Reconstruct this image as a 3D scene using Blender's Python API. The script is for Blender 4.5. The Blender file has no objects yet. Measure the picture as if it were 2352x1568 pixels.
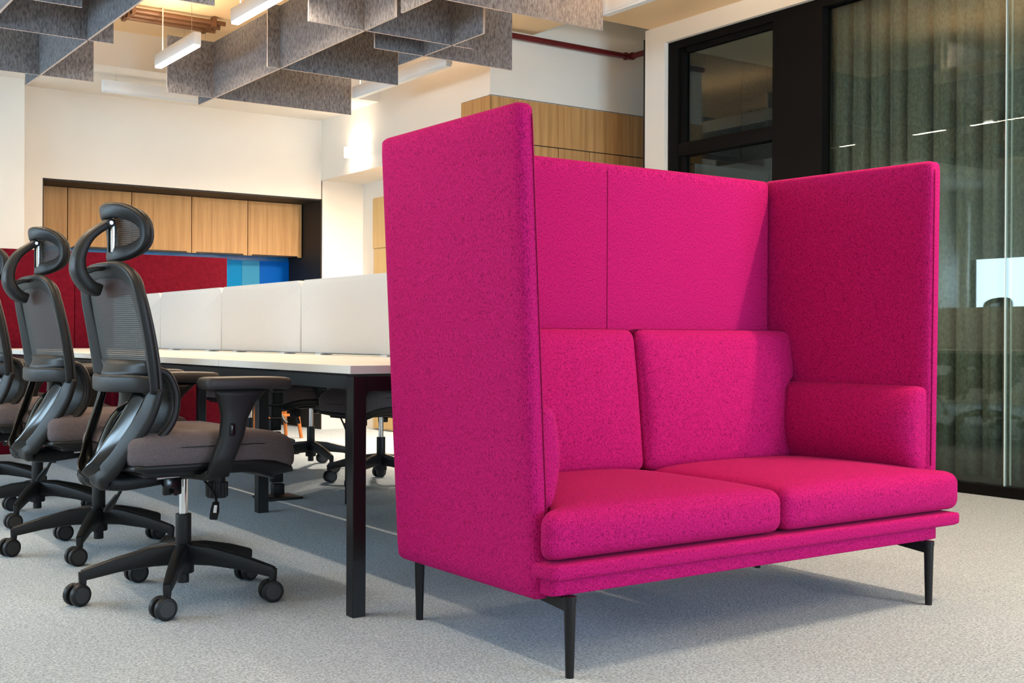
import bpy, bmesh, math, random
from mathutils import Vector, Matrix
random.seed(7)
R = math.radians
C = bpy.context.scene.collection
S = bpy.context.scene

# ------------------------------------------------------------------ camera
F_PX = 2716.6
yaw, pit, rol = R(34.94), R(-.174), R(.2328)
fw = Vector((math.sin(yaw)*math.cos(pit), math.cos(yaw)*math.cos(pit), math.sin(pit)))
rt = Vector((math.cos(yaw), -math.sin(yaw), 0)); up = rt.cross(fw)
rt, up = rt*math.cos(rol)+up*math.sin(rol), up*math.cos(rol)-rt*math.sin(rol)
cam = bpy.data.cameras.new('camera'); cam.sensor_width = 36; cam.lens = F_PX/2352*36; cam.clip_start = .02
co = bpy.data.objects.new('camera', cam); C.objects.link(co)
co.matrix_world = Matrix(((rt.x, up.x, -fw.x, 0), (rt.y, up.y, -fw.y, 0), (rt.z, up.z, -fw.z, .82), (0, 0, 0, 1)))
S.camera = co

# ------------------------------------------------------------------ world, daylight, exposure
W = bpy.data.worlds.new('sky'); S.world = W; W.use_nodes = True
bgn = W.node_tree.nodes['Background']; bgn.inputs[0].default_value = (.55, .79, 1.0, 1); bgn.inputs[1].default_value = 18.5
S.view_settings.view_transform = 'Standard'; S.view_settings.look = 'None'
S.view_settings.gamma = 1; S.view_settings.use_curve_mapping = False
S.view_settings.exposure = 0.26
LAMP = 25.0     # W per metre of linear lamp
UP = .3         # share of that sent up to the ceiling
WARM = (1.0, .79, .57)

def portal(name, loc, rot, sx, sy):
    l = bpy.data.lights.new(name, 'AREA'); l.shape = 'RECTANGLE'; l.size = sx; l.size_y = sy
    l.cycles.is_portal = True
    o = bpy.data.objects.new(name, l); C.objects.link(o); o.location = loc; o.rotation_euler = rot
XL, YF, XR, YB, ZC = -2.4, -4.0, 5.58, 9.6, 3.0
WINL = [(-3.4, -.4), (3.6, 6.3), (6.7, 9.25)]      # window openings in the left wall (y ranges)
WINB = [(2.7, 4.0), (4.1, 5.5)]                   # window openings behind the camera (x ranges)
ZW0, ZW1, ZL0 = .12, 2.62, 1.18
for y0, y1 in WINL: portal('window_portal', (XL-.1, (y0+y1)/2, (ZL0+ZW1)/2), (0, R(-90), 0), ZW1-ZL0, y1-y0)
for x0, x1 in WINB: portal('window_portal', ((x0+x1)/2, YF-.1, (ZW0+ZW1)/2), (R(90), 0, 0), x1-x0, ZW1-ZW0)

# ------------------------------------------------------------------ materials
MT = {}
def mat(name, col, rough=.6, metal=0, spec=.5, noise=None, bump=0, emit=None, sheen=0, coat=0):
    """noise = (scale_xyz, colour2, lo, hi, detail)"""
    m = bpy.data.materials.new(name); m.use_nodes = True; MT[name] = m
    nt = m.node_tree; b = nt.nodes['Principled BSDF']
    b.inputs['Base Color'].default_value = (*col, 1); b.inputs['Roughness'].default_value = rough
    b.inputs['Metallic'].default_value = metal; b.inputs['Specular IOR Level'].default_value = spec
    if sheen: b.inputs['Sheen Weight'].default_value = sheen; b.inputs['Sheen Roughness'].default_value = .4; b.inputs['Sheen Tint'].default_value = (*[min(1, c*1.2+.1) for c in col], 1)
    if coat: b.inputs['Coat Weight'].default_value = coat; b.inputs['Coat Roughness'].default_value = .05
    if emit: b.inputs['Emission Color'].default_value = (*emit[0], 1); b.inputs['Emission Strength'].default_value = emit[1]
    if noise:
        sc, c2, lo, hi, det = noise
        tc = nt.nodes.new('ShaderNodeTexCoord'); mp = nt.nodes.new('ShaderNodeMapping'); mp.inputs['Scale'].default_value = sc
        nz = nt.nodes.new('ShaderNodeTexNoise'); nz.inputs['Scale'].default_value = 1; nz.inputs['Detail'].default_value = det; nz.inputs['Roughness'].default_value = .6
        cr = nt.nodes.new('ShaderNodeValToRGB'); cr.color_ramp.elements[0].position = lo; cr.color_ramp.elements[1].position = hi
        cr.color_ramp.elements[0].color = (*c2, 1); cr.color_ramp.elements[1].color = (*col, 1)
        nt.links.new(tc.outputs['Object'], mp.inputs[0]); nt.links.new(mp.outputs[0], nz.inputs['Vector'])
        nt.links.new(nz.outputs[0], cr.inputs[0]); nt.links.new(cr.outputs[0], b.inputs['Base Color'])
        if bump:
            bp = nt.nodes.new('ShaderNodeBump'); bp.inputs['Strength'].default_value = bump; bp.inputs['Distance'].default_value = .003
            nt.links.new(nz.outputs[0], bp.inputs['Height']); nt.links.new(bp.outputs[0], b.inputs['Normal'])
    return m
mat('wall', (.80, .745, .665), .75, noise=((1.5, 1.5, 1.5), (.77, .71, .63), .3, .7, 3))
mat('ceiling', (.82, .60, .35), .6, noise=((.8, .8, 2), (.74, .52, .29), .3, .7, 4))
mat('carpet', (.53, .60, .66), .95, spec=.1, noise=((150, 150, 60), (.21, .245, .28), .30, .66, 3), bump=.9)
mat('magenta', (.47, .0085, .128), .88, spec=.08, noise=((400, 400, 190), (.13, .0015, .034), .28, .58, 2), bump=.25, sheen=.10)
mat('magenta_seam', (.22, .004, .05), .9, spec=.1)
mat('felt', (.235, .23, .24), .95, spec=.1, noise=((110, 110, 38), (.085, .082, .088), .32, .66, 4), bump=.3)
mat('felt_edge', (.62, .53, .48), .9, spec=.1)
mat('felt_dark', (.085, .09, .095), .95, spec=.1, noise=((60, 60, 60), (.045, .047, .05), .3, .7, 4), bump=.2)
mat('oak', (.56, .32, .125), .5, spec=.3, noise=((38, 38, 1.1), (.36, .175, .055), .30, .66, 5), bump=.05)
mat('oak_pale', (.68, .46, .20), .5, spec=.3, noise=((38, 38, 1.1), (.60, .38, .15), .30, .66, 5))
mat('orange_wood', (.50, .16, .03), .5, spec=.3, noise=((30, 30, 2), (.36, .10, .02), .3, .7, 4))
mat('black_metal', (.007, .0062, .007), .34, spec=.3)
mat('black_frame', (.004, .0037, .0037), .55, spec=.06)
mat('black_plastic', (.013, .0125, .013), .46, spec=.28, noise=((400, 400, 400), (.009, .0088, .009), .3, .7, 2), bump=.08)
mat('gloss_black', (.006, .006, .006), .16, spec=.35)
mat('arm_pad', (.028, .026, .026), .5, spec=.4)
mat('niche_black', (.020, .016, .014), .6, spec=.3)
mat('chrome', (.82, .82, .84), .12, metal=1)
mat('steel_bolt', (.75, .74, .72), .25, metal=1)
mat('seat_fabric', (.155, .125, .128), .95, spec=.12, noise=((420, 420, 420), (.08, .064, .068), .3, .7, 2), bump=.35, sheen=.3)
mat('white_top', (.61, .60, .58), .42, spec=.4)
mat('white_edge', (.72, .74, .745), .5, spec=.4)
mat('white_paint', (.80, .79, .77), .45, spec=.4)
mat('screen_fabric', (.56, .555, .54), .9, spec=.12, noise=((300, 300, 300), (.51, .50, .49), .3, .7, 2), bump=.1)
mat('red_felt', (.118, .005, .014), .95, spec=.05, noise=((40, 40, 40), (.085, .003, .009), .3, .7, 4), bump=.15)
mat('blue_reflect_a', (.0, .22, .50), .35, spec=.05); mat('blue_reflect_b', (.045, .28, .48), .35, spec=.05); mat('blue_reflect_c', (.0, .10, .46), .35, spec=.05)  # three tones of the backsplash glass, its reflections put into the colour
mat('blue_strip', (.0, .10, .30), .25, spec=.5)
mat('conduit', (.16, .075, .035), .45, spec=.4)
mat('red_pipe', (.11, .002, .004), .35, spec=.5)
mat('curtain', (.20, .222, .195), .95, spec=.1, noise=((70, 70, 45), (.12, .125, .108), .3, .7, 4), bump=.15)
mat('dark_floor', (.16, .10, .06), .7)
mat('concrete_frame', (.55, .55, .53), .7)
mat('lamp_glow', (1, 1, 1), .5, emit=((1.0, .93, .82), 5.0))
mat('sconce_glow', (1, 1, 1), .5, emit=((1.0, .90, .74), 5.0))
mat('blind', (.62, .64, .62), .8)
mat('silicone', (.62, .68, .68), .2, spec=.6)
mat('screen_black', (.03, .032, .034), .15, spec=.5)
def mat_mix(name, other, fac_nodes):
    m = bpy.data.materials.new(name); m.use_nodes = True; MT[name] = m; nt = m.node_tree
    b = nt.nodes['Principled BSDF']; out = nt.nodes['Material Output']; mx = nt.nodes.new('ShaderNodeMixShader')
    tr = nt.nodes.new('ShaderNodeBsdfTransparent'); nt.links.new(mx.outputs[0], out.inputs[0])
    return m, nt, b, mx, tr
# woven chair mesh: horizontal strands with gaps between
m, nt, b, mx, tr = mat_mix('chair_mesh', None, None)
b.inputs['Base Color'].default_value = (.020, .019, .017, 1); b.inputs['Roughness'].default_value = .6
tc = nt.nodes.new('ShaderNodeTexCoord'); wv = nt.nodes.new('ShaderNodeTexWave'); wv.bands_direction = 'Z'; wv.inputs['Scale'].default_value = 52; wv.inputs['Distortion'].default_value = .4
cr = nt.nodes.new('ShaderNodeValToRGB'); cr.color_ramp.elements[0].position = .58; cr.color_ramp.elements[1].position = .78
cr.color_ramp.elements[1].color = (.20, .20, .20, 1)
nt.links.new(tc.outputs['Object'], wv.inputs['Vector']); nt.links.new(wv.outputs[1], cr.inputs[0]); nt.links.new(cr.outputs[0], mx.inputs[0])
nt.links.new(b.outputs[0], mx.inputs[1]); nt.links.new(tr.outputs[0], mx.inputs[2])
# architectural glass: transmission plus a fresnel mirror
m, nt, b, mx, tr = mat_mix('glass', None, None)
nt.nodes.remove(b); gl = nt.nodes.new('ShaderNodeBsdfGlossy'); gl.inputs['Roughness'].default_value = .0; gl.inputs['Color'].default_value = (.95, 1, .98, 1)
lwt = nt.nodes.new('ShaderNodeLayerWeight'); pw = nt.nodes.new('ShaderNodeMath'); pw.operation = 'POWER'; pw.inputs[1].default_value = 5
fr = nt.nodes.new('ShaderNodeMath'); fr.operation = 'MULTIPLY_ADD'; fr.inputs[1].default_value = .96; fr.inputs[2].default_value = .04
nt.links.new(lwt.outputs['Facing'], pw.inputs[0]); lwt.inputs[0].default_value = .5; nt.links.new(pw.outputs[0], fr.inputs[0])
tr.inputs[0].default_value = (.80, .86, .83, 1)
nt.links.new(fr.outputs[0], mx.inputs[0]); nt.links.new(tr.outputs[0], mx.inputs[1]); nt.links.new(gl.outputs[0], mx.inputs[2])

# ------------------------------------------------------------------ helpers
def root_loc(p):
    v = Vector((0, 0, 0))
    while p: v += p.location; p = p.parent
    return v
def build(name, bm, m, parent=None, smooth=False, origin=None, extra=()):
    """link a bmesh given in world coordinates as one object (child meshes relative to their thing's base)"""
    me = bpy.data.meshes.new(name)
    if parent: off = root_loc(parent)
    else:
        if origin is None:
            xs = [v.co for v in bm.verts]; mn = Vector([min(c[i] for c in xs) for i in range(3)]); mx_ = Vector([max(c[i] for c in xs) for i in range(3)])
            origin = Vector(((mn.x+mx_.x)/2, (mn.y+mx_.y)/2, mn.z))
        off = Vector(origin)
    bmesh.ops.translate(bm, verts=bm.verts, vec=-off)
    bmesh.ops.recalc_face_normals(bm, faces=bm.faces)
    if smooth:
        for f in bm.faces: f.smooth = True
    bm.to_mesh(me); bm.free()
    me.materials.append(MT[m])
    for e in extra: me.materials.append(MT[e])
    o = bpy.data.objects.new(name, me); C.objects.link(o)
    if parent: o.parent = parent
    else: o.location = off
    if smooth == 'auto':
        me.set_sharp_from_angle(angle=R(38))
    return o
def thing(name, label, cat, loc, group=None, rz=0):
    o = bpy.data.objects.new(name, None); C.objects.link(o); o.location = loc; o.rotation_euler = (0, 0, rz)
    o.empty_display_size = .1; o['label'] = label; o['category'] = cat
    if group: o['group'] = group
    return o
def tag(o, label, cat, group=None):
    o['label'] = label; o['category'] = cat
    if group: o['group'] = group
    return o
def struct(o): o['kind'] = 'structure'; return o
def box_bm(x0, x1, y0, y1, z0, z1, bev=0, seg=2, bm=None):
    t = bmesh.new(); bmesh.ops.create_cube(t, size=1)
    for v in t.verts: v.co = Vector((x0+(v.co.x+.5)*(x1-x0), y0+(v.co.y+.5)*(y1-y0), z0+(v.co.z+.5)*(z1-z0)))
    if bev: bmesh.ops.bevel(t, geom=list(t.edges), offset=bev, segments=seg, profile=.5, affect='EDGES')
    if bm is None: return t
    return join(bm, t)
def join(a, b):
    me = bpy.data.meshes.new('tmp'); b.to_mesh(me); b.free(); a.from_mesh(me); bpy.data.meshes.remove(me); return a
def box(name, x0, x1, y0, y1, z0, z1, m, parent=None, bev=0, seg=2, smooth=False): 
    return build(name, box_bm(x0, x1, y0, y1, z0, z1, bev, seg), m, parent, 'auto' if bev else smooth)
def cyl_bm(p0, p1, r0, r1=None, n=20, bm=None, bev=0):
    r1 = r0 if r1 is None else r1
    p0, p1 = Vector(p0), Vector(p1); d = p1-p0; t = bmesh.new()
    bmesh.ops.create_cone(t, cap_ends=True, segments=n, radius1=r0, radius2=r1, depth=d.length)
    if bev:
        es = [e for e in t.edges if abs(abs(e.verts[0].co.z)-d.length/2) < 1e-6 and abs(e.verts[0].co.z-e.verts[1].co.z) < 1e-6]
        bmesh.ops.bevel(t, geom=es, offset=bev, segments=3, profile=.5, affect='EDGES')
    q = d.to_track_quat('Z', 'Y').to_matrix().to_4x4(); q.translation = (p0+p1)/2
    bmesh.ops.transform(t, matrix=q, verts=t.verts)
    return t if bm is None else join(bm, t)
def cyl(name, p0, p1, r0, m, parent=None, r1=None, n=20, bev=0): return build(name, cyl_bm(p0, p1, r0, r1, n, None, bev), m, parent, 'auto')
def soft_bm(x0, x1, y0, y1, z0, z1, r, n=12, fn=None):
    """box with generous rounding; fn(p, unit) may reshape each vertex (unit in -1..1)"""
    t = bmesh.new(); bmesh.ops.create_cube(t, size=2)
    bmesh.ops.subdivide_edges(t, edges=list(t.edges), cuts=n, use_grid_fill=True)
    c = Vector(((x0+x1)/2, (y0+y1)/2, (z0+z1)/2)); h = Vector(((x1-x0)/2, (y1-y0)/2, (z1-z0)/2))
    for v in t.verts:
        # push the grid lines towards the edges so that the rounding is resolved
        u = Vector([math.copysign(1-(1-abs(a))**1.9, a) for a in v.co])
        p = Vector([u[i]*h[i] for i in range(3)])
        q = Vector([max(-(h[i]-r), min(h[i]-r, p[i])) for i in range(3)])
        d = p-q
        if d.length > 1e-9: p = q+d.normalized()*r if max(abs(d[i]) for i in range(3)) > r-1e-6 else p
        w = p+c
        if fn: w = fn(w, u)
        v.co = w
    return t
def soft(name, x0, x1, y0, y1, z0, z1, r, m, parent=None, n=12, fn=None): return build(name, soft_bm(x0, x1, y0, y1, z0, z1, r, n, fn), m, parent, True)
def catmull(pts, k=6, closed=False):
    P = [Vector(p) for p in pts]; n = len(P); out = []
    for i in range(n if closed else n-1):
        a, b_, c_, d = (P[(i-1) % n], P[i], P[(i+1) % n], P[(i+2) % n]) if closed else (P[max(i-1, 0)], P[i], P[i+1], P[min(i+2, n-1)])
        for j in range(k):
            t = j/k
            out.append(.5*((2*b_)+(c_-a)*t+(2*a-5*b_+4*c_-d)*t*t+(3*b_-a-3*c_+d)*t**3))
    if not closed: out.append(P[-1].copy())
    return out
def sweep_bm(path, side, w, h, closed=False, n=12, sup=.6, bm=None):
    """sweep a rounded-rectangle section along path; side(i)->vector across; w, h half sizes, number or list per point"""
    t = bm or bmesh.new(); N = len(path); rings = []
    for i, p in enumerate(path):
        a = path[(i-1) % N] if closed or i > 0 else path[i]; b_ = path[(i+1) % N] if closed or i < N-1 else path[i]
        T = (b_-a).normalized(); sv = side(i, p, T) if callable(side) else Vector(side)
        X = (sv-T*sv.dot(T)).normalized(); Y = T.cross(X)
        ww = w[i] if isinstance(w, (list, tuple)) else w; hh = h[i] if isinstance(h, (list, tuple)) else h
        ring = []
        for k in range(n):
            an = 2*math.pi*(k+.5)/n; cx, sx = math.cos(an), math.sin(an)
            ring.append(t.verts.new(p+X*ww*math.copysign(abs(cx)**sup, cx)+Y*hh*math.copysign(abs(sx)**sup, sx)))
        rings.append(ring)
    for i in range(N if closed else N-1):
        A, B = rings[i], rings[(i+1) % N]
        for k in range(n): t.faces.new((A[k], A[(k+1) % n], B[(k+1) % n], B[k]))
    if not closed: t.faces.new(rings[0]); t.faces.new(rings[-1])
    return t
def lerp_list(vals, N):
    out = []
    for i in range(N):
        f = i/(N-1)*(len(vals)-1); a = int(f); b_ = min(a+1, len(vals)-1); out.append(vals[a]+(vals[b_]-vals[a])*(f-a))
    return out
def sheet_bm(fn, nu, nv, th=0, tdir=None):
    t = bmesh.new(); g = [[t.verts.new(fn(i/nu, j/nv)) for j in range(nv+1)] for i in range(nu+1)]
    for i in range(nu):
        for j in range(nv): t.faces.new((g[i][j], g[i+1][j], g[i+1][j+1], g[i][j+1]))
    if th:
        bmesh.ops.recalc_face_normals(t, faces=t.faces); bmesh.ops.solidify(t, geom=list(t.faces), thickness=th)
    return t
def prism_bm(outline, axis, a0, a1):
    """extrude a 2-D outline along axis 'x','y' or 'z'"""
    t = bmesh.new()
    def P3(p, a): return {'x': (a, p[0], p[1]), 'y': (p[0], a, p[1]), 'z': (p[0], p[1], a)}[axis]
    A = [t.verts.new(P3(p, a0)) for p in outline]; B = [t.verts.new(P3(p, a1)) for p in outline]; n = len(outline)
    t.faces.new(A); t.faces.new(B)
    for i in range(n): t.faces.new((A[i], A[(i+1) % n], B[(i+1) % n], B[i]))
    return t
def copy_tree(o, parent=None):
    c = o.copy(); C.objects.link(c)
    if parent: c.parent = parent; c.matrix_parent_inverse = Matrix.Identity(4)
    for ch in list(o.children): copy_tree(ch, c)
    return c
def obj_lamp(name, loc, rot, sx, sy, power, col, parent=None):
    l = bpy.data.lights.new(name, 'AREA'); l.shape = 'RECTANGLE'; l.size = sx; l.size_y = sy; l.energy = power; l.color = col
    o = bpy.data.objects.new(name, l); C.objects.link(o)
    if parent: o.parent = parent; o.location = Vector(loc)-root_loc(parent)
    else: o.location = loc
    o.rotation_euler = rot; return o

# ------------------------------------------------------------------ the setting
struct(box('floor', XL-.2, 9.5, YF-.2, 10.6, -.12, 0, 'carpet'))
bm = box_bm(XL-.2, 5.0, YF-.2, 10.6, ZC, ZC+.25); box_bm(5.0, 9.5, YF-.2, 6.30, ZC, ZC+.25, bm=bm); box_bm(5.0, 9.5, 6.93, 10.6, ZC+.001, ZC+.25, bm=bm); box_bm(4.9, 9.5, 6.2, 7.0, ZC+.25, ZC+.30, bm=bm)
struct(build('ceiling', bm, 'ceiling', origin=(3, 3, ZC)))
# left wall and wall behind the camera, with window openings
def wall_openings(name, axis, pos, th, lo, hi, openings, ZW0=ZW0):
    bm = bmesh.new(); cuts = [lo]
    def seg(a, b_, z0, z1):
        if axis == 'x': box_bm(pos-th, pos, a, b_, z0, z1, bm=bm)
        else: box_bm(a, b_, pos-th, pos, z0, z1, bm=bm)
    p = lo
    for a, b_ in openings:
        seg(p, a, 0, ZC); seg(a, b_, 0, ZW0); seg(a, b_, ZW1, ZC); p = b_
    seg(p, hi, 0, ZC)
    return struct(build(name, bm, 'wall', origin=(0, 0, 0)))
wall_openings('wall_left', 'x', XL, .2, YF, YB, WINL, ZL0)
wall_openings('wall_front', 'y', YF, .2, XL, XR, WINB)
wn = 0
for y0, y1 in WINL:
    wn += 1
    bm = bmesh.new()
    for a, b_, c_, d in ((y0, y0+.05, ZL0, ZW1), (y1-.05, y1, ZL0, ZW1), (y0, y1, ZL0, ZL0+.05), (y0, y1, ZW1-.05, ZW1), ((y0+y1)/2-.025, (y0+y1)/2+.025, ZL0, ZW1)): box_bm(XL-.12, XL-.06, a, b_, c_, d, bm=bm)
    w = struct(build('window_%d' % wn, bm, 'black_frame', origin=(XL-.1, (y0+y1)/2, ZL0)))
    box('roller_blind', XL-.03, XL-.02, y0+.03, y1-.03, 1.86, ZW1, 'blind', w)
for x0, x1 in WINB:
    wn += 1
    bm = bmesh.new()
    for a, b_, c_, d in ((x0, x0+.05, ZW0, ZW1), (x1-.05, x1, ZW0, ZW1), (x0, x1, ZW0, ZW0+.05), (x0, x1, ZW1-.05, ZW1)): box_bm(a, b_, YF-.12, YF-.06, c_, d, bm=bm)
    struct(build('window_%d' % wn, bm, 'black_frame', origin=((x0+x1)/2, YF-.1, ZW0)))

# back wall with the niche, its pier and the bulkhead
NX0, NX1, NZ = 2.265, 4.63, 2.046
bm = box_bm(XL, NX0, YB, YB+.75, 0, ZC); box_bm(NX0, NX1, YB, YB+.75, NZ, ZC, bm=bm); box_bm(NX1+.012, 5.2, YB, YB+.75, 0, ZC, bm=bm)
struct(build('wall_back', bm, 'wall', origin=(2, YB, 0)))
bm = box_bm(NX0, NX1, YB+.02, 10.3, NZ-.012, NZ-.0005); box_bm(NX1, NX1+.012, YB+.001, 10.3, 0, NZ, bm=bm); box_bm(NX0-.001, NX0+.012, YB+.02, 10.3, 0, NZ, bm=bm); box_bm(NX0, NX1, 10.29, 10.32, 0, NZ, bm=bm)
struct(build('trim_1', bm, 'niche_black', origin=(3.4, YB+.3, 0)))
struct(box('wall_pier', XL, 2.075, YB-.25, YB, 0, 2.741, 'wall'))
struct(box('wall_bulkhead', XL, NX1, 8.54, YB, 2.741, ZC, 'wall'))
# return wall: beam over a lit recess, then the timber-clad core
struct(box('wall_beam', NX1, 5.05, 7.28, YB, 2.21, ZC, 'wall'))
struct(box('wall_recess', 5.05, 5.2, 7.28, YB, 0, ZC, 'wall'))
struct(box('wall_core', NX1+.02, 7.4, 6.93, 7.28, 0, ZC, 'wall'))
struct(box('wall_core_upper', NX1, NX1+.02, 6.93, 7.28, 2.528, ZC, 'wall'))
clad = struct(box('wall_cladding', NX1+.008, 7.4, 6.918, 6.93, 0, 2.526, 'niche_black'))
struct(box('wall_core_upper', NX1, 7.4, 6.91, 6.93, 2.532, ZC, 'wall'))
struct(box('wall_core_top', 5.0, 9.5, 6.91, 6.93, ZC, ZC+.25, 'wall'))
g = .0035
box('wood_panel', NX1+.004, 6.3, 6.906, 6.918, 2.213, 2.524, 'oak', clad)
xs = [NX1+.004, 4.935, 5.232, 5.522, 5.82, 6.12, 6.4]
for a, b_ in zip(xs, xs[1:]): box('wood_panel', a+g, b_-g, 6.906, 6.918, .05, 2.213-2*g, 'oak', clad)
box('wood_panel', NX1-.004, NX1+.008, 6.906, 7.28, .05, 2.524, 'oak', clad)
dr = struct(box('door_1', 5.03, 5.05, 8.2, 9.36, .01, 2.06, 'oak_pale'))
box('door_leaf', 5.02, 5.03, 8.22, 9.325, .02, 1.60, 'oak_pale', dr); box('door_leaf', 5.02, 5.03, 8.22, 9.36, 1.612, 2.055, 'oak_pale', dr)
# glazed partition on the right
struct(box('wall_right', XR, XR+.14, 6.146, 6.35, 0, ZC, 'wall'))
struct(box('wall_right_header', XR, XR+.14, YF, 6.146, 2.877, ZC, 'wall'))
fr_ = struct(box('trim_2', XR+.03, XR+.11, YF, 6.14, 0, .055, 'black_frame'))
box('head_rail', XR+.03, XR+.11, YF, 6.14, 2.82, 2.874, 'black_frame', fr_)
box('jamb', XR+.03, XR+.11, 6.04, 6.14, .055, 2.82, 'black_frame', fr_)
box('jamb', XR+.05, XR+.09, 5.99, 6.04, .055, 2.82, 'black_frame', fr_)
box('mullion_panel', XR+.025, XR+.10, 4.775, 5.172, .055, 2.82, 'black_frame', fr_)
box('transom', XR+.03, XR+.11, 5.172, 6.04, 2.075, 2.165, 'black_frame', fr_, bev=.006)
box('glass_bead', XR+.05, XR+.09, 5.172, 6.0, 2.785, 2.82, 'black_frame', fr_)
def pane(n, y0, y1, z0, z1, x=XR+.07):
    o = struct(box('window_%d' % n, x, x+.010, y0, y1, z0, z1, 'glass')); return o
wn += 1; pane(wn, 5.18, 5.99, 2.165, 2.785)
wn += 1; pane(wn, 5.18, 5.99, .06, 2.075)
ys = [4.775, 3.59, 2.40, 1.21, .02, -1.17, -2.36]
for a, b_ in zip(ys, ys[1:]):
    wn += 1; p = pane(wn, b_+.003, a-.003, .056, 2.82)
    for k, dx in enumerate((0, .0)):
        pass
    box('glass_joint', XR+.066, XR+.084, b_-.0020, b_+.0020, .056, 2.82, 'silicone', p)
    box('glass_joint', XR+.118, XR+.130, b_-.0016, b_+.0016, .056, 2.82, 'silicone', p)
# meeting room behind the glass
struct(box('wall_meeting', XR+.16, 9.4, 6.42, 6.55, 0, ZC, 'niche_black'))
mw = bpy.data.objects['wall_meeting']
for a, b_ in ((5.76, 6.59), (6.60, 7.51), (7.52, 8.44), (8.45, 9.4)): box('felt_panel', a, b_, 6.40, 6.42, .02, 2.95, 'felt_dark', mw)
struct(box('ceiling_meeting', 6.08, 9.4, YF, 6.40, 2.935, 2.965, 'wall'))
struct(box('wall_meeting_far', 9.4, 9.5, YF, 7.3, 0, 2.9, 'wall'))
struct(box('wall_meeting_end', XR, 9.4, YF-.2, YF, 0, 2.9, 'wall'))
struct(box('floor_meeting', XR+.14, 9.4, YF, 6.4, .001, .006, 'dark_floor'))
sc = thing('wall_display', 'black framed display on grey felt wall behind the glass', 'display', (6.25, 6.37, 1.0))
box('display_frame', 6.0, 6.875, 6.36, 6.399, 1.28, 2.187, 'black_frame', sc, bev=.004)
box('display_screen', 6.066, 6.845, 6.352, 6.36, 1.35, 2.105, 'screen_black', sc)

# curtains behind the glass
def curtain(name, y0, y1, label):
    ny = int((y0-y1)/.009)
    rnd = random.Random(name+label); phs = [rnd.uniform(.75, 1.25) for _ in range(200)]
    cuts = [0]
    while cuts[-1] < y0-y1: cuts.append(cuts[-1]+.135*phs[len(cuts) % 200])
    def fn(u, v):
        d = (y0-y1)*u; k = max(i for i, c in enumerate(cuts) if c <= d); f = (d-cuts[k])/(cuts[min(k+1, len(cuts)-1)]-cuts[k]+1e-9)
        gr = math.exp(-((f-.5)/.13)**2)
        return Vector((XR+.185+.07*gr+.012*f*(1 if k % 2 else -1)-.006*math.sin(3*v+k), y0-d+.006*math.sin(2*v+k*1.7), .075+2.80*v))
    o = build(name, sheet_bm(fn, ny, 6, .003), 'curtain', None, True)
    return tag(o, label, 'curtain', None)
curtain('curtain', 4.90, 2.75, 'dark green grey pleated curtain behind the glass, beside the black mullion')
curtain('curtain', 2.70, .4, 'dark green grey pleated curtain behind the glass, towards the photographer')

# fire pipe along the core wall
t = thing('fire_pipe', 'dark red pipe running under the ceiling along the wall', 'pipe', (5.2, 6.85, 2.93))
cyl('pipe_run', (4.66, 6.865, 2.957), (5.86, 6.865, 2.957), .021, 'red_pipe', t)
cyl('pipe_run', (5.875, 6.85, 2.957), (5.875, 3.4, 2.957), .021, 'red_pipe', t)
bm = sweep_bm(catmull([(5.84, 6.865, 2.957), (5.868, 6.858, 2.957), (5.875, 6.83, 2.957)], 5), (0, 0, 1), .025, .025, sup=1)
cyl_bm((5.83, 6.865, 2.957), (5.846, 6.865, 2.957), .029, bm=bm); cyl_bm((5.875, 6.842, 2.957), (5.875, 6.826, 2.957), .029, bm=bm)
build('elbow', bm, 'red_pipe', t, 'auto')

# ------------------------------------------------------------------ sofa
so = thing('high_back_sofa', 'magenta fabric high-back two-seat sofa with tall side wings', 'sofa', (2.48, 2.62, 0))
def left_lean(p, u): return Vector((p.x-.030*(p.z-.8)/.6, p.y, p.z))
def right_lean(p, u): return Vector((p.x+.010*(p.z-.8)/.6+.045*(2.98-p.y)/.67, p.y, p.z))
lw = soft('side_wing', 1.655, 1.712, 2.31, 3.0, .18, 1.39, .024, 'magenta', so, 14, left_lean)
rw = soft('side_wing', 3.18, 3.237, 2.31, 3.0, .18, 1.39, .024, 'magenta', so, 14, right_lean)
def line_tube(name, pts, r, m, parent): return build(name, sweep_bm([Vector(p) for p in pts], (0.3, .5, .81), r, r, n=6, sup=1), m, parent, True)
line_tube('seam', [left_lean(Vector((1.697, 2.3095, z)), 0) for z in (.22, .6, 1.0, 1.36)], .0014, 'magenta_seam', lw)
line_tube('seam', [right_lean(Vector((3.195, 2.3095, z)), 0) for z in (.42, .8, 1.36)], .0014, 'magenta_seam', rw)
bp_ = soft('back_panel', 1.705, 3.185, 2.945, 3.0, .18, 1.385, .022, 'magenta', so, 14)
line_tube('seam', [(2.43, 2.944, z) for z in (.5, .9, 1.36)], .0011, 'magenta_seam', bp_)
def seat_fn(lo, hi, endl, endr):
    def fn(p, u):
        x, y, z = p
        t_ = max(0, min(1, (y-2.275)/.05)); t_ = t_*t_*(3-2*t_)
        if endl: x += .058*t_*max(0, (2.1-x)/.42)
        if endr: x -= (.075-.05*max(0, min(1, (2.9-y)/.6)))*t_*max(0, (x-2.9)/.4)
        zz = z
        f = (1-u.x**4)*(1-u.y**4)
        if u.z > 0: zz += .026*f*u.z
        y2 = y-.006*(1-u.x**2)*(1-abs(u.z)) if u.y < 0 else y
        return Vector((x, y2, zz))
    return fn
soft('seat_cushion', 1.678, 2.494, 2.245, 2.90, .283, .402, .036, 'magenta', so, 18, seat_fn(0, 0, 1, 0))
soft('seat_cushion', 2.498, 3.305, 2.245, 2.90, .283, .402, .036, 'magenta', so, 18, seat_fn(0, 0, 0, 1))
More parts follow.
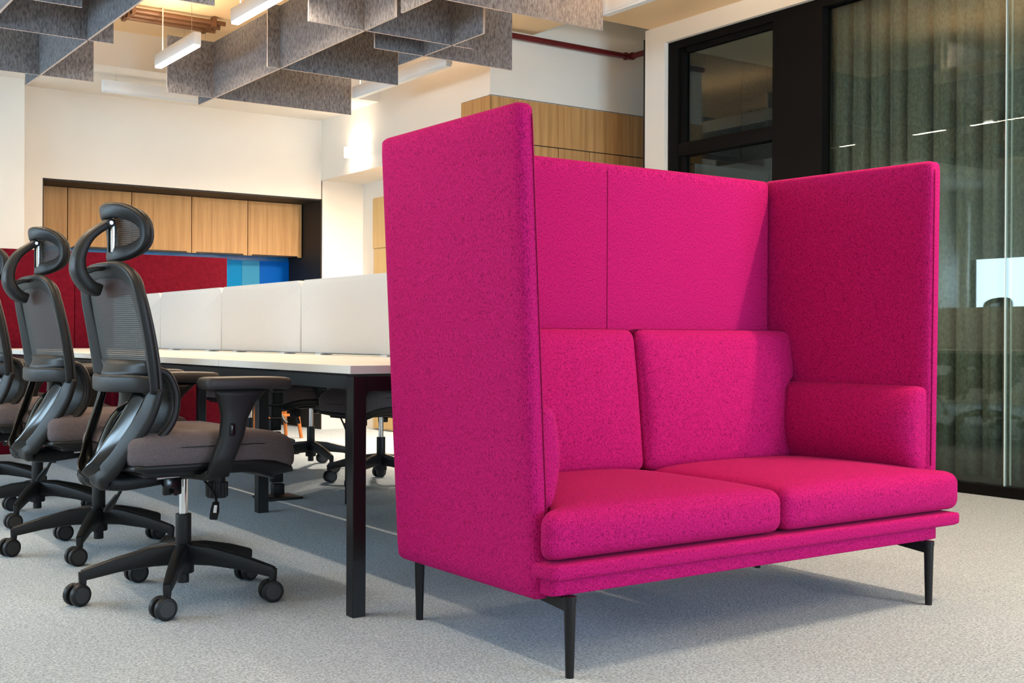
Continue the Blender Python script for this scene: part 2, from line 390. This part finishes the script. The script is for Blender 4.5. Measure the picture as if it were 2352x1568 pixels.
def backc_fn(side):
    def fn(p, u):
        x, y, z = p; k = (z-.40)/.45
        if u.y < 0: y += .055*k-.030*(1-u.z**2)*(1-u.x**6)
        if side > 0:
            q = max(0, min(1, (.70-z)/.06)); q = q*q*(3-2*q); x -= .055*q*max(0, (x-3.0)/.2)
            x += .03*max(0, (.52-z)/.1)*max(0, (x-3.0)/.2)
        else:
            q = max(0, min(1, (.70-z)/.06)); q = q*q*(3-2*q); x += .045*q*max(0, (1.95-x)/.2)
        return Vector((x, y, z))
    return fn
soft('back_cushion', 1.735, 2.480, 2.800, 2.945, .40, .850, .034, 'magenta', so, 16, backc_fn(-1))
soft('back_cushion', 2.486, 3.205, 2.800, 2.945, .40, .850, .034, 'magenta', so, 16, backc_fn(1))
def pad_fn(sx):
    def fn(p, u):
        x, y, z = p
        w = (1-u.z**2)*(1-.5*abs(u.y)**5)
        if (u.x > 0) == (sx > 0): x += sx*.052*w
        if sx < 0: x += .045*(2.98-y)/.67
        return Vector((x, y, z))
    return fn
soft('arm_pad', 1.700, 1.752, 2.325, 2.85, .395, .658, .022, 'magenta', so, 12, pad_fn(1))
soft('arm_pad', 3.135, 3.195, 2.318, 2.86, .395, .672, .024, 'magenta', so, 12, pad_fn(-1))
soft('seat_rail', 1.685, 3.292, 2.240, 2.93, .238, .279, .012, 'magenta', so, 12)
soft('base_rail', 1.700, 3.200, 2.262, 2.95, .197, .240, .008, 'magenta', so, 10)
for x in (1.752, 3.155):
    for y in (2.259, 2.972):
        bm = cyl_bm((x, y, 0), (x, y, .183), .0105, .0150, 20); cyl_bm((x, y, .183), (x, y, .197), .0165, .0165, 20, bm)
        build('leg', bm, 'black_metal', so, 'auto')
    bm = prism_bm([(2.262, .160), (2.262, .192), (2.97, .192), (2.97, .165), (2.80, .178), (2.45, .178)], 'x', x-.010, x+.010)
    build('leg_rail', bm, 'black_metal', so)

# ------------------------------------------------------------------ bench desk
DY0, DM, DN = 3.08, 1.035, 5
DY1 = DY0+DM*DN
de = thing('bench_desk', 'long white-topped bench desk on square black metal legs', 'desk', (2.44, 5.6, 0))
for i in range(DN):
    a, b_ = DY0+i*DM, DY0+(i+1)*DM
    for x0, x1 in ((1.58, 2.405), (2.475, 3.30)):
        o = box('worktop', x0, x1, a+(.0015 if i else 0), b_-.0015, .713, .738, 'white_top', de, bev=.0015, seg=1)
def frame_end(y, x0, x1, d=.042):
    bm = box_bm(x0, x0+.044, y, y+d, 0, .705, bev=.002, seg=1)
    build('leg', bm, 'black_metal', de)
    build('leg', box_bm(x1-.044, x1, y, y+d, 0, .705, bev=.002, seg=1), 'black_metal', de)
    r = .018; out = [(x0+.044, .705), (x0+.044, .662-r)]
    out += [(x0+.044+r-r*math.cos(k*R(90)/5), .662-r+r*math.sin(k*R(90)/5)) for k in range(6)]
    out += [(x1-.044-r+r*math.sin(k*R(90)/5), .662-r+r*math.cos(k*R(90)/5)) for k in range(6)]
    out += [(x1-.044, .705)]
    build('end_beam', prism_bm(out, 'y', y+.001, y+d-.001), 'black_metal', de)
frame_end(DY0+.012, 1.596, 3.284)
frame_end(DY1-.06, 1.596, 3.284)
for y in (DY0+2*DM+.03, DY0+4*DM+.03):
    for x in (2.185, 2.655): box('leg', x, x+.05, y, y+.05, 0, .705, 'black_metal', de, bev=.002, seg=1)
    box('cross_beam', 1.62, 3.26, y+.005, y+.045, .662, .703, 'black_metal', de)
for x in (1.625, 3.215): box('side_beam', x, x+.04, DY0+.054, DY1-.06, .664, .704, 'black_metal', de)
box('cable_tray', 2.30, 2.40, DY0+.2, DY1-.2, .60, .61, 'black_metal', de); box('cable_tray', 2.29, 2.30, DY0+.2, DY1-.2, .60, .68, 'black_metal', de)
for i in range(DN): box('bridge_plate', 2.405, 2.475, DY0+i*DM+.3, DY0+i*DM+.36, .700, .712, 'black_metal', de)
# cable spine on the floor
t = thing('cable_spine', 'black segmented cable spine dropping from desk to floor plate', 'cable spine', (2.46, 5.62, 0))
box('floor_plate', 2.37, 2.57, 5.52, 5.70, 0, .012, 'black_metal', t, bev=.003)
for k in range(9):
    x = 2.47-.02*math.sin(k/8*3); box('link', x-.03, x+.03, 5.59, 5.635, .016+k*.066, .016+k*.066+.060, 'black_plastic', t, bev=.006)
# fabric desk screens
names = ['nearest, beside the sofa wing', 'second from the sofa', 'middle one of the five', 'fourth from the sofa', 'farthest, by the red partition']
sy = [3.17, 4.195, 5.23, 6.255, 7.28, 8.26]
for i in range(5):
    a, b_ = sy[i]+.002, sy[i+1]-.002; r = .035; out = []
    for cx, cz, s0 in ((b_-r, 1.092-r, 0), (a+r, 1.092-r, 90)):
        out += [(cx+r*math.cos(R(s0+k*15)), cz+r*math.sin(R(s0+k*15))) for k in range(7)]
    out += [(a, .742), (b_, .742)]
    bm = prism_bm(out, 'x', 2.418, 2.462)
    bmesh.ops.bevel(bm, geom=[e for e in bm.edges if abs(e.verts[0].co.x-e.verts[1].co.x) < 1e-6], offset=.010, segments=3, profile=.5, affect='EDGES')
    t = thing('desk_screen', 'off-white fabric desk divider screen, %s' % names[i], 'desk screen', (2.44, (a+b_)/2, .738), 'fabric divider screens along the bench desk')
    build('screen_panel', bm, 'screen_fabric', t, 'auto')
    for y in (a+.2, b_-.2): box('clamp', 2.41, 2.47, y-.03, y+.03, .738, .744, 'white_edge', t)
# red partition at the far end
rp = thing('red_partition', 'dark red felt partition standing across the far desk end', 'partition', (2.3, 8.40, 0))
for a, b_ in ((1.1, 2.19), (2.192, 3.285)): box('felt_panel', a, b_, 8.385, 8.425, .03, 1.402, 'red_felt', rp, bev=.006)
for x in (1.3, 2.19, 3.1): box('foot', x-.03, x+.03, 8.25, 8.56, 0, .03, 'black_metal', rp)

# ------------------------------------------------------------------ niche fittings
dx = [2.04, 2.55, 3.07, 3.587, 4.10, 4.622]
labels = ['leftmost, cut by the niche edge', 'second from the left', 'middle one', 'second from the right', 'rightmost, beside the black niche side']
for i in range(5):
    a, b_ = max(dx[i], NX0+.014)+.004, dx[i+1]-.004
    t = thing('wall_cabinet', 'oak overhead cabinet in the black wall niche, %s' % labels[i], 'cabinet', ((a+b_)/2, 10.1, 1.545), 'oak overhead cabinets in the niche')
    box('body', a, b_, 9.999, 10.28, 1.562, 2.030, 'oak', t)
    n = .032; z0, z1 = 1.545, 1.557
    out = [(a, z0), (a+n, z0), (a+n+.008, z1), (b_-n-.008, z1), (b_-n, z0), (b_, z0), (b_, 1.998+.032), (a, 1.998+.032)]
    build('door', prism_bm(out, 'y', 9.980, 9.998), 'oak', t)
t = thing('glass_backsplash', 'glossy blue glass backsplash under the oak cabinets, reflections painted as colour bands', 'backsplash', (4.0, 10.28, .9))
for a, b_, m in ((2.3, 4.163, 'blue_reflect_a'), (4.165, 4.335, 'blue_reflect_b'), (4.337, 4.626, 'blue_reflect_c')): box('glass_tone_band', a, b_, 10.272, 10.288, .9, 1.545, m, t)
box('backsplash_strip', 2.3, 4.61, 10.255, 10.272, 1.520, 1.561, 'blue_strip', t)  # narrow darker blue strip along the top of the backsplash

# stool seen far under the desks
t = thing('wooden_stool', 'orange wooden stool by the back wall, seen under the desk', 'stool', (3.95, 9.0, 0))
soft('seat', 3.79, 4.11, 8.84, 9.16, .43, .46, .012, 'orange_wood', t, 6)
for sx in (-1, 1):
    for sy_ in (-1, 1): cyl('leg', (3.95+sx*.15, 9.0+sy_*.15, 0), (3.95+sx*.10, 9.0+sy_*.10, .432), .014, 'orange_wood', t, r1=.019, n=12)
box('stretcher', 3.82, 4.08, 8.86, 8.88, .18, .20, 'orange_wood', t); box('stretcher', 3.82, 4.08, 9.12, 9.14, .18, .20, 'orange_wood', t)

# ------------------------------------------------------------------ ceiling baffles
BZ0, BZ1, BT = 2.50, 2.892, .0065
def baffle(axis, pos, a, b_, label):
    t = thing('acoustic_baffle', label, 'baffle', ((pos, (a+b_)/2, BZ0) if axis == 'y' else ((a+b_)/2, pos, BZ0)), 'grey felt ceiling baffles')
    bm = box_bm(pos-BT, pos+BT, a, b_, BZ0, BZ1) if axis == 'y' else box_bm(a, b_, pos-BT, pos+BT, BZ0, BZ1)
    o = build('felt_sheet', bm, 'felt', t, extra=('felt_edge',))
    for p in o.data.polygons:
        if abs(p.normal.x if axis == 'y' else p.normal.y) < .5: p.material_index = 1
    for e in (a+.12, b_-.12):
        q = (pos, e) if axis == 'y' else (e, pos)
        cyl('hanger_wire', (q[0], q[1], BZ1-.01), (q[0], q[1], ZC), .0015, 'steel_bolt', t, n=6)
baffle('y', 1.87, 4.0, 8.38, 'long grey felt baffle running away from view, leftmost crossing one')
baffle('y', 1.335, 3.4, 6.9, 'grey felt baffle clipped by the top left photo corner')
baffle('y', 3.05, 5.44, 8.34, 'long grey felt baffle running away from view above the desk screens')
baffle('y', 3.04, 3.6, 5.36, 'grey felt baffle at the top centre, cut by the photo top')
baffle('y', 3.612, 5.452, 6.40, 'short grey felt baffle running away from view, right of centre')
baffle('x', 8.0, .8, 2.205, 'grey felt baffle nearest the back wall on the left')
baffle('x', 6.895, .6, 2.012, 'grey felt baffle crossing the leftmost long one midway')
baffle('x', 6.23, .9, 1.66, 'short grey felt baffle end in the top left, above the crossing')
baffle('x', 5.803, 1.4, 2.20, 'grey felt baffle tip peeking at the top above the hanging lamp')
baffle('x', 8.04, 2.712, 4.121, 'grey felt baffle nearest the back wall, above the blue glass')
baffle('x', 6.91, 2.962, 3.888, 'grey felt crossing baffle just in front of the rearmost one')
baffle('x', 5.785, 2.712, 3.760, 'grey felt crossing baffle in the middle of the cluster')
baffle('x', 6.10, 3.278, 4.249, 'grey felt crossing baffle with its end above the oak cladding')
baffle('x', 5.02, 2.95, 4.10, 'nearest grey felt crossing baffle, ending beside the red pipe')

# conduits under the ceiling
for k, y in enumerate((7.79, 7.89, 7.98)):
    t = thing('ceiling_conduit', 'brown conduit under the ceiling above the short lamp, %s' % ('nearest', 'middle', 'rearmost')[k], 'conduit', (2.7, y, 2.94), 'brown conduits on the ceiling')
    cyl('conduit_tube', (2.22, y, 2.962-.004*k), (3.03, y, 2.962-.004*k), .016, 'conduit', t, n=12)
    for x in (2.4, 2.95): box('clip', x-.012, x+.012, y-.026, y+.026, 2.93, ZC, 'conduit', t)
# ------------------------------------------------------------------ lamps
def linear_lamp(axis, pos, a, b_, z, label, power=LAMP, lit=True, hang=True, rise=None):
    t = thing('linear_pendant', label, 'lamp', ((pos, (a+b_)/2, z) if axis == 'y' else ((a+b_)/2, pos, z)), 'white linear hanging lamps')
    def bx(n, da, w, z0, z1, m, bev=0):
        if axis == 'y': return box(n, pos-w, pos+w, a+da, b_-da, z0, z1, m, t, bev=bev)
        return box(n, a+da, b_-da, pos-w, pos+w, z0, z1, m, t, bev=bev)
    bx('housing', 0, .024, z+.012, z+.088, 'white_paint', .002)
    bx('diffuser', .006, .0205, z, z+.0125, 'lamp_glow' if lit else 'white_edge')
    for e in (a+.10, b_-.10):
        q = (pos, e) if axis == 'y' else (e, pos)
        cyl('suspension_wire', (q[0], q[1], z+.088), (q[0], q[1], ZC), .0016, 'steel_bolt', t, n=6)
        cyl('wire_grip', (q[0], q[1], z+.088), (q[0], q[1], z+.10), .005, 'chrome', t, n=10)
    if hang:
        q = (pos, b_-.06) if axis == 'y' else (a+.06, pos)
        cyl('power_cable', (q[0]+.012, q[1], z+.088), (q[0]+.012, q[1], ZC), .004, 'white_paint', t, n=8)
    if lit: 
        L = b_-a-.02
        obj_lamp('lamp_light', (pos, (a+b_)/2, z-.002) if axis == 'y' else ((a+b_)/2, pos, z-.002), (0, 0, 0), .04 if axis == 'y' else L, L if axis == 'y' else .04, power*L, WARM, t)
    rise = UP*power if lit and rise is None else rise
    if rise:
        L = b_-a-.02
        obj_lamp('lamp_uplight', (pos, (a+b_)/2, z+.090) if axis == 'y' else ((a+b_)/2, pos, z+.090), (R(180), 0, 0), .04 if axis == 'y' else L, L if axis == 'y' else .04, rise*L, WARM, t)
linear_lamp('y', 2.57, 7.06, 7.80, 2.60, 'short white linear lamp hanging on cables left of centre')
linear_lamp('y', 2.565, 4.90, 6.45, 2.60, 'white linear lamp cut by the top edge above the desk')
linear_lamp('y', 4.10, 6.60, 7.93, 2.60, 'white linear lamp half hidden behind the rear baffle end', lit=False, rise=3)
linear_lamp('y', 4.165, 3.60, 5.08, 2.60, 'white linear lamp at the top beside the nearest baffle and column', lit=False, rise=40)
linear_lamp('x', 8.78, 2.485, 3.19, 2.60, 'unlit white linear lamp along the back wall', hang=False, lit=False)
linear_lamp('y', 3.70, 1.50, 2.0, 2.60, "short white linear lamp over the floor before the sofa's right end, out of frame", power=95)
linear_lamp('y', 4.10, -1.2, .2, 2.60, 'white linear lamp over the aisle beside the photographer, out of frame', power=30)
linear_lamp('y', .62, 2.7, 4.3, 2.60, 'white linear lamp over the aisle behind the near chairs, out of frame', power=15)
linear_lamp('y', .62, 5.2, 6.6, 2.60, 'white linear lamp farther down the aisle, out of frame', power=15)
t = thing('wall_sconce', 'small glowing wall light on the white return wall', 'lamp', (4.6, 8.87, 2.33))
box('back_plate', 4.605, 4.63, 8.72, 9.0, 2.345, 2.405, 'white_paint', t)
box('glow_box', 4.555, 4.605, 8.71, 9.01, 2.335, 2.425, 'sconce_glow', t, bev=.004)
bpy.data.objects['glow_box']
obj_lamp('sconce_light', (4.59, 8.86, 2.43), (R(180), 0, 0), .05, .28, 1.6, WARM, t); obj_lamp('sconce_light', (4.59, 8.86, 2.33), (0, 0, 0), .05, .28, 1.6, WARM, t)
t = thing('added_downlight', 'added round downlight in the soffit, brightening the recess from out of view', 'lamp', (4.84, 7.78, 2.19), None)  # fill lamps added out of view to make the recess bright
for y in (7.95, 7.6):
    cyl('trim_ring', (4.84, y, 2.195), (4.84, y, 2.212), .05, 'white_paint', t); cyl('lens', (4.84, y, 2.192), (4.84, y, 2.1955), .042, 'lamp_glow', t)
    obj_lamp('downlight', (4.84, y, 2.19), (0, 0, 0), .08, .08, 55, (1, .84, .66), t)

# ------------------------------------------------------------------ office chair (origin under the column, faces +x)
def make_chair():
    t = thing('office_chair', '', 'chair', (0, 0, 0), 'black mesh office chairs around the bench desk')
    BP = 'black_plastic'
    # five-star base
    cyl('base_hub', (0, 0, .075), (0, 0, .170), .033, BP, t, n=24, bev=.004)
    cyl('hub_stub', (0, 0, .045), (0, 0, .08), .018, BP, t, n=16)
    cyl('column_sleeve', (0, 0, .165), (0, 0, .262), .0245, BP, t, n=24, bev=.002)
    cyl('gas_piston', (0, 0, .255), (0, 0, .385), .0135, 'chrome', t, n=20)
    for k in range(5):
        a = R(170+72*k-4); d = Vector((math.cos(a), math.sin(a), 0)); s = Vector((-d.y, d.x, 0))
        path = [d*.018+Vector((0, 0, .136)), d*.10+Vector((0, 0, .132)), d*.20+Vector((0, 0, .115)), d*.285+Vector((0, 0, .094)), d*.302+Vector((0, 0, .090))]
        bm = sweep_bm(path, s, [.022, .020, .017, .014, .012], [.034, .030, .023, .018, .016], n=12, sup=.45)
        sweep_bm([d*.300+Vector((0, 0, z)) for z in (.100, .085, .066, .052)], s, [.012, .0125, .011, .010], [.013, .0125, .011, .010], n=12, sup=.6, bm=bm)
        build('base_leg', bm, BP, t, 'auto')
        p = d*.306; ca = R(13) if True else 0
        ax = Vector((math.sin(-R(4)+R(12*(k % 3-1))), math.cos(-R(4)+R(12*(k % 3-1))), 0)); fwd = Vector((ax.y, -ax.x, 0))
        cn = p+fwd*(-.012)
        bm = sweep_bm([cn+Vector((0, 0, .066)), cn+fwd*.004+Vector((0, 0, .052)), cn+Vector((0, 0, .034))], ax, [.010, .009, .007], [.012, .016, .012], n=10)
        c = build('caster', bm, BP, t, 'auto')
        for sd in (-1, 1):
            w0, w1 = cn+ax*sd*.008+Vector((0, 0, .0335)), cn+ax*sd*.027+Vector((0, 0, .0335))
            wb = cyl_bm(w0, w1, .0335, None, 28, None, .004)
            w = build('wheel', wb, BP, c, 'auto')
            bm = cyl_bm(w1-ax*sd*.001, w1+ax*sd*.0012, .0245, .0235, 28); 
            build('wheel_cap', bm, 'arm_pad', c, 'auto')
    # mechanism, levers
    box('mechanism', -.10, .10, -.075, .075, .378, .420, BP, t, bev=.008)
    bm = box_bm(-.105, -.045, -.095, -.075, .335, .392, bev=.006); cyl_bm((-.075, -.10, .345), (-.075, -.118, .345), .009, bm=bm)
    build('tilt_spring_box', bm, 'gloss_black', t, 'auto')
    bm = cyl_bm((.066, -.10, .388), (.066, -.10, .352), .027, .027, 28); 
    for k in range(14):
        an = 2*math.pi*k/14; cyl_bm((.066+.0300*math.cos(an), -.10+.0300*math.sin(an), .366), (.066+.0300*math.cos(an), -.10+.0300*math.sin(an), .322), .0045, n=6, bm=bm)
    cyl_bm((.066, -.10, .366), (.066, -.10, .318), .0300, .0300, 28, bm)
    build('tension_knob', bm, BP, t, 'auto')
    cyl('lever_rod', (-.13, -.10, .392), (.09, -.10, .400), .007, 'chrome', t, n=10)
    lv = build('height_lever', sweep_bm(catmull([(.02, -.11, .375), (.035, -.15, .335), (.03, -.175, .31)], 4), (0, 0, 1), .0045, .0045, n=8, sup=1), BP, t, True)
    build('lever_paddle', sweep_bm([Vector((.03, -.172, .313)), Vector((.018, -.19, .29)), Vector((.006, -.205, .268))], (1, 0, .6), [.010, .014, .012], .0045, n=10), BP, lv, 'auto')
    build('paddle_print', sweep_bm([Vector((.024, -.1835, .3035)), Vector((.014, -.1985, .285))], (1, 0, .6), .005, .0048, n=8), 'white_paint', lv, 'auto')
    lv = build('height_lever', sweep_bm(catmull([(-.06, .08, .385), (-.08, .18, .375), (-.085, .25, .35), (-.10, .30, .29)], 5), (0, 0, 1), .006, .006, n=8, sup=1), BP, t, True)
    build('lever_paddle', sweep_bm([Vector((-.10, .30, .295)), Vector((-.112, .325, .262)), Vector((-.12, .34, .24))], (1, 0, .6), [.010, .020, .016], .006, n=10), BP, lv, 'auto')
    # seat
    def seat_fn(p, u):
        x, y, z = p; f = max(0, (x-.12)/.17)
        wv = .02*max(0, u.x)**2
        y *= 1-.10*max(0, -u.x)**2-.16*max(0, u.x)**6
        z2 = z-.040*f*f + (.010*(abs(y)/.25)**2 if u.z > 0 else 0)+(.012*(1-u.x**2) if u.z > 0 else 0)*(1-u.y**2)
        return Vector((x, y, z2))
    s = soft('seat', -.250, .290, -.252, .252, .432, .527, .040, 'seat_fabric', t, 16, seat_fn)
    def ring(z): return [seat_fn(Vector((.020+.2705*math.copysign(abs(math.cos(a))**.42, math.cos(a)), .2525*math.copysign(abs(math.sin(a))**.42, math.sin(a)), z)), Vector((math.copysign(abs(math.cos(a))**.42, math.cos(a)), math.copysign(abs(math.sin(a))**.42, math.sin(a)), 0))) for a in [2*math.pi*i/72 for i in range(72)]]
    pth = ring(.494)
    build('seam', sweep_bm(pth, (0, 0, 1), .0018, .0018, closed=True, n=6, sup=1), 'black_plastic', s, True)
    def pan_fn(p, u):
        q = seat_fn(p, u); k = .82 if u.z < 0 else 1.0
        return Vector((.02+(q.x-.02)*(k if u.z < 0 else 1), q.y*k, q.z))
    soft('seat_pan', -.245, .280, -.245, .245, .402, .438, .012, BP, t, 10, pan_fn)
    # arms
    for sd, sh in ((-1, 0.0), (1, .030)):
        v = .285*sd
        def arm_fn(p, u): return Vector((p.x, p.y, p.z-.004*max(0, u.x)**2))
        soft('arm_pad', -.068+sh, .208+sh, v-.043, v+.043, .664, .701, .014, 'arm_pad', t, 10, arm_fn)
        zs = [.405, .47, .525, .58, .62, .645, .664]
        u0 = [-.054, -.032, -.011, -.006, -.013, -.022, -.030]; u1 = [.014, .040, .064, .078, .100, .122, .140]
        path = [Vector(((a_+b_)/2+sh*i/6, v, z)) for i, (a_, b_, z) in enumerate(zip(u0, u1, zs))]
        bm = bmesh.new(); rings = []
        for i, p in enumerate(path):
            hw = (u1[i]-u0[i])/2; th = .019 if i < 5 else .024; rg = []
            for k in range(16):
                an = 2*math.pi*(k+.5)/16; cx, sx = math.cos(an), math.sin(an)
                rg.append(bm.verts.new(p+Vector((hw*math.copysign(abs(cx)**.45, cx), th*math.copysign(abs(sx)**.55, sx), 0))))
            rings.append(rg)
        for A, B in zip(rings, rings[1:]):
            for k in range(16): bm.faces.new((A[k], A[(k+1) % 16], B[(k+1) % 16], B[k]))
        bm.faces.new(rings[0]); bm.faces.new(rings[-1])
        po = build('arm_post', bm, BP, t, True)
        soft('height_button', .010+sh*.5, .030+sh*.5, v+sd*.0185-.006, v+sd*.0185+.006, .525, .563, .0058, 'gloss_black', po, 5)
        build('arm_bracket', sweep_bm([Vector((-.018, v, .418)), Vector((-.012, v*.8, .402)), Vector((-.03, v*.3, .398))], (1, 0, 0), [.036, .036, .034], [.012, .014, .012], n=12), BP, t, 'auto')
    # back frame: closed loop
    half = [(-.180, -.206, .655), (-.190, -.210, .74), (-.208, -.210, .84), (-.228, -.204, .93), (-.240, -.180, .986), (-.247, -.112, 1.014), (-.250, 0, 1.018)]
    loop = half+[(u, -v, z) for u, v, z in reversed(half[:-1])]
    path = catmull(loop, 5)
    def sd_(i, p, T): return Vector((1, 0, 0))
    def inplane(i, p, T):
        return Vector((.16, 0, 0))+Vector((0, -p.y*3, -(p.z-.83)*3))
    build('back_frame', sweep_bm(path, inplane, lerp_list([.027, .031, .031, .031, .029, .026, .026, .026, .029, .031, .031, .031, .027], len(path)), .013, n=16, sup=.4), BP, t, True)
    # padded mesh hem running along the front edge of the frame
    hp = [p+Vector((.015, 0, 0))+Vector((0, .012*math.copysign(1, p.y)*min(1, abs(p.y)/.1), .006 if p.z > .96 else 0)) for p in path]
    build('mesh_hem', sweep_bm(hp, inplane, .010, .007, n=8, sup=1), 'arm_pad', t, True)
    low = [(-.178, -.205, .676), (-.215, -.165, .680), (-.245, -.08, .679), (-.253, 0, .678), (-.245, .08, .679), (-.215, .165, .680), (-.178, .205, .676)]
    lp = catmull(low, 5)
    build('lower_crossbar', sweep_bm(lp, (0, 0, 1), .026, .013, n=12, sup=.5), BP, t, True)
    sh_ = lambda a, b_: Vector((-.172-.078*math.sin(math.pi*a)*(1-b_*.75)-.020*b_, -.19+.38*a, .698+.05*b_))
    build('crossbar_shelf', sheet_bm(sh_, 14, 3, .004), BP, t, True)
    def mesh_fn(a, b_):
        z = .70+.305*b_; v = (-.195+.39*a)*(1-.25*max(0, (b_-.75)/.25)**2)
        u = -.178-.068*((z-.655)/.35)**1.15
        return Vector((u-.012*math.sin(math.pi*a), v, z))
    build('back_mesh', sheet_bm(mesh_fn, 14, 14), 'chair_mesh', t, True)
    # lumbar pad
    prof = catmull([(-.172, 0, .722), (-.138, 0, .708), (-.114, 0, .658), (-.114, 0, .60), (-.135, 0, .552), (-.182, 0, .503)], 4)
    def lum(a, b_):
        q = prof[min(len(prof)-1, int(round(b_*(len(prof)-1))))]
        return Vector((q.x-.020*math.sin(math.pi*a), -.215+.43*a, q.z))
    build('lumbar_pad', sheet_bm(lum, 12, len(prof)-1, .014), 'chair_mesh', t, True)
    for sd in (-1, 1):
        build('lumbar_edge', sweep_bm([p+Vector((-.004, sd*.215, 0)) for p in prof], (0, 1, 0), .010, .011, n=8, sup=.8), BP, t, True)
    # spine bracket: two arms sweeping down to the mechanism
    for sd in (-1, 1):
        pts = [(-.176, sd*.212, .668), (-.196, sd*.204, .60), (-.228, sd*.178, .53), (-.262, sd*.125, .455), (-.283, sd*.07, .405), (-.270, sd*.035, .384), (-.20, sd*.03, .377), (-.06, sd*.03, .388)]
        p = catmull(pts, 5)
        build('spine_arm', sweep_bm(p, lambda i, q, T: Vector((0, -q.y, .3)) if q.z > .42 else Vector((0, 1, 0)), lerp_list([.028, .032, .034, .035, .035, .034, .032, .028], len(p)), lerp_list([.013, .013, .014, .015, .018, .022, .024, .022], len(p)), n=12, sup=.6), BP, t, True)
        pts = [(-.200, sd*.160, .652), (-.232, sd*.142, .58), (-.268, sd*.112, .50), (-.295, sd*.068, .43), (-.302, sd*.018, .400)]
        p = catmull(pts, 5)
        build('spine_shell', sweep_bm(p, lambda i, q, T: Vector((-.25, -q.y*6, .15)), lerp_list([.034, .036, .036, .034, .030], len(p)), .006, n=10, sup=.7), 'gloss_black', t, True)
    build('lumbar_stem', sweep_bm(catmull([(-.286, 0, .42), (-.258, 0, .50), (-.218, 0, .58), (-.165, 0, .62)], 4), (0, 1, 0), [.022]*13, .008, n=10, sup=.6), 'gloss_black', t, True)
    # headrest stalk and headrest
    pts = [(-.272, 0, .958), (-.306, 0, .972), (-.333, 0, 1.015), (-.328, 0, 1.070), (-.297, 0, 1.122), (-.242, 0, 1.162)]
    p = catmull(pts, 6)
    build('headrest_stalk', sweep_bm(p, (0, 1, 0), lerp_list([.034, .036, .034, .030, .026, .022], len(p)), lerp_list([.019, .021, .020, .017, .014, .012], len(p)), n=14, sup=.5), BP, t, True)
    build('stalk_foot', sweep_bm([Vector((-.320, 0, 1.012)), Vector((-.285, 0, 1.022)), Vector((-.245, 0, 1.026))], (0, 1, 0), [.030, .028, .022], [.010, .008, .006], n=10), BP, t, 'auto')
    pv = cyl('pivot_boss', (-.242, -.026, 1.162), (-.242, .026, 1.162), .013, BP, t, n=24, bev=.002)
    for sd in (-1, 1):
        bm = cyl_bm((-.242, sd*.026, 1.162), (-.242, sd*.0275, 1.162), .0058, n=16)
        build('pivot_screw', bm, 'steel_bolt', pv, 'auto')
    HW, HC = .136, 1.134
    def head_u(v): return -.232+.052*(abs(v)/HW)**2
    lp = []
    for k in range(40):
        a = 2*math.pi*k/40; v = HW*math.copysign(abs(math.cos(a))**.75, math.cos(a)); z = HC+.066*math.copysign(abs(math.sin(a))**.8, math.sin(a))
        lp.append(Vector((head_u(v)-.012*math.sin(a), v, z)))
    def rimside(i, q, T): return Vector((.0, -q.y*1.2, -(q.z-HC)*2.2))
    hr = build('headrest_frame', sweep_bm(lp, rimside, .0235, .013, closed=True, n=14, sup=.6), BP, t, True)
    build('headrest_hem', sweep_bm([q+Vector((.014, .008*math.copysign(1, q.y)*min(1, abs(q.y)/.1), .006*math.copysign(1, q.z-HC)*min(1, abs(q.z-HC)/.04))) for q in lp], rimside, .012, .008, closed=True, n=8, sup=1), 'arm_pad', hr, True)
    def hm(a, b_):
        v = (-HW+.012)+(2*HW-.024)*a; zz = (1-(abs(v)/HW)**2.6)**.5*.062
        return Vector((head_u(v)+.012, v, HC-zz+2*zz*b_))
    build('headrest_mesh', sheet_bm(hm, 16, 8), 'chair_mesh', hr, True)
    for v, r_ in ((-.012, .006), (.014, .005)):
        build('headrest_bar', sweep_bm([Vector((-.232, v, z)) for z in (1.075, 1.11, 1.15, 1.20)], (0, 1, 0), [r_*.6, r_, r_, r_*.6], .006, n=8, sup=.8), BP if v > 0 else 'steel_bolt', hr, 'auto')
    return t
ch = make_chair()
chairs = [((1.29, 3.655), 4, 'black mesh office chair with headrest, nearest one fully in view'),
          ((1.30, 4.625), 4, 'black mesh office chair second in the near row, behind the full one'),
          ((1.30, 5.59), 3, 'black mesh office chair third in the near row, at the left photo edge'),
          ((1.30, 6.56), 4, 'black mesh office chair farthest in the near row, hidden behind the others'),
          ((3.20, 5.86), 187, 'black office chair across the desk, seen under it beside the sofa'),
          ((3.21, 6.79), 175, 'black office chair across the desk, second one seen under it'),
          ((3.20, 7.74), 180, 'black office chair across the desk, farthest one seen under it')]
for i, ((x, y), a, lab) in enumerate(chairs):
    o = ch if i == 0 else copy_tree(ch)
    o.location = (x, y, 0); o.rotation_euler = (0, 0, R(a)); o['label'] = lab
    if i > 3:                                   # the chairs across the desk have no headrest
        for c in [c for c in o.children if c.name.split('.')[0] in ('headrest_stalk', 'stalk_foot', 'pivot_boss', 'headrest_frame')]:
            for g_ in list(c.children): bpy.data.objects.remove(g_)
            bpy.data.objects.remove(c)
        for c in o.children:                    # arms set low enough to pass under the desk
            if c.name.split('.')[0] in ('arm_pad', 'arm_post'): c.location.z = -.05
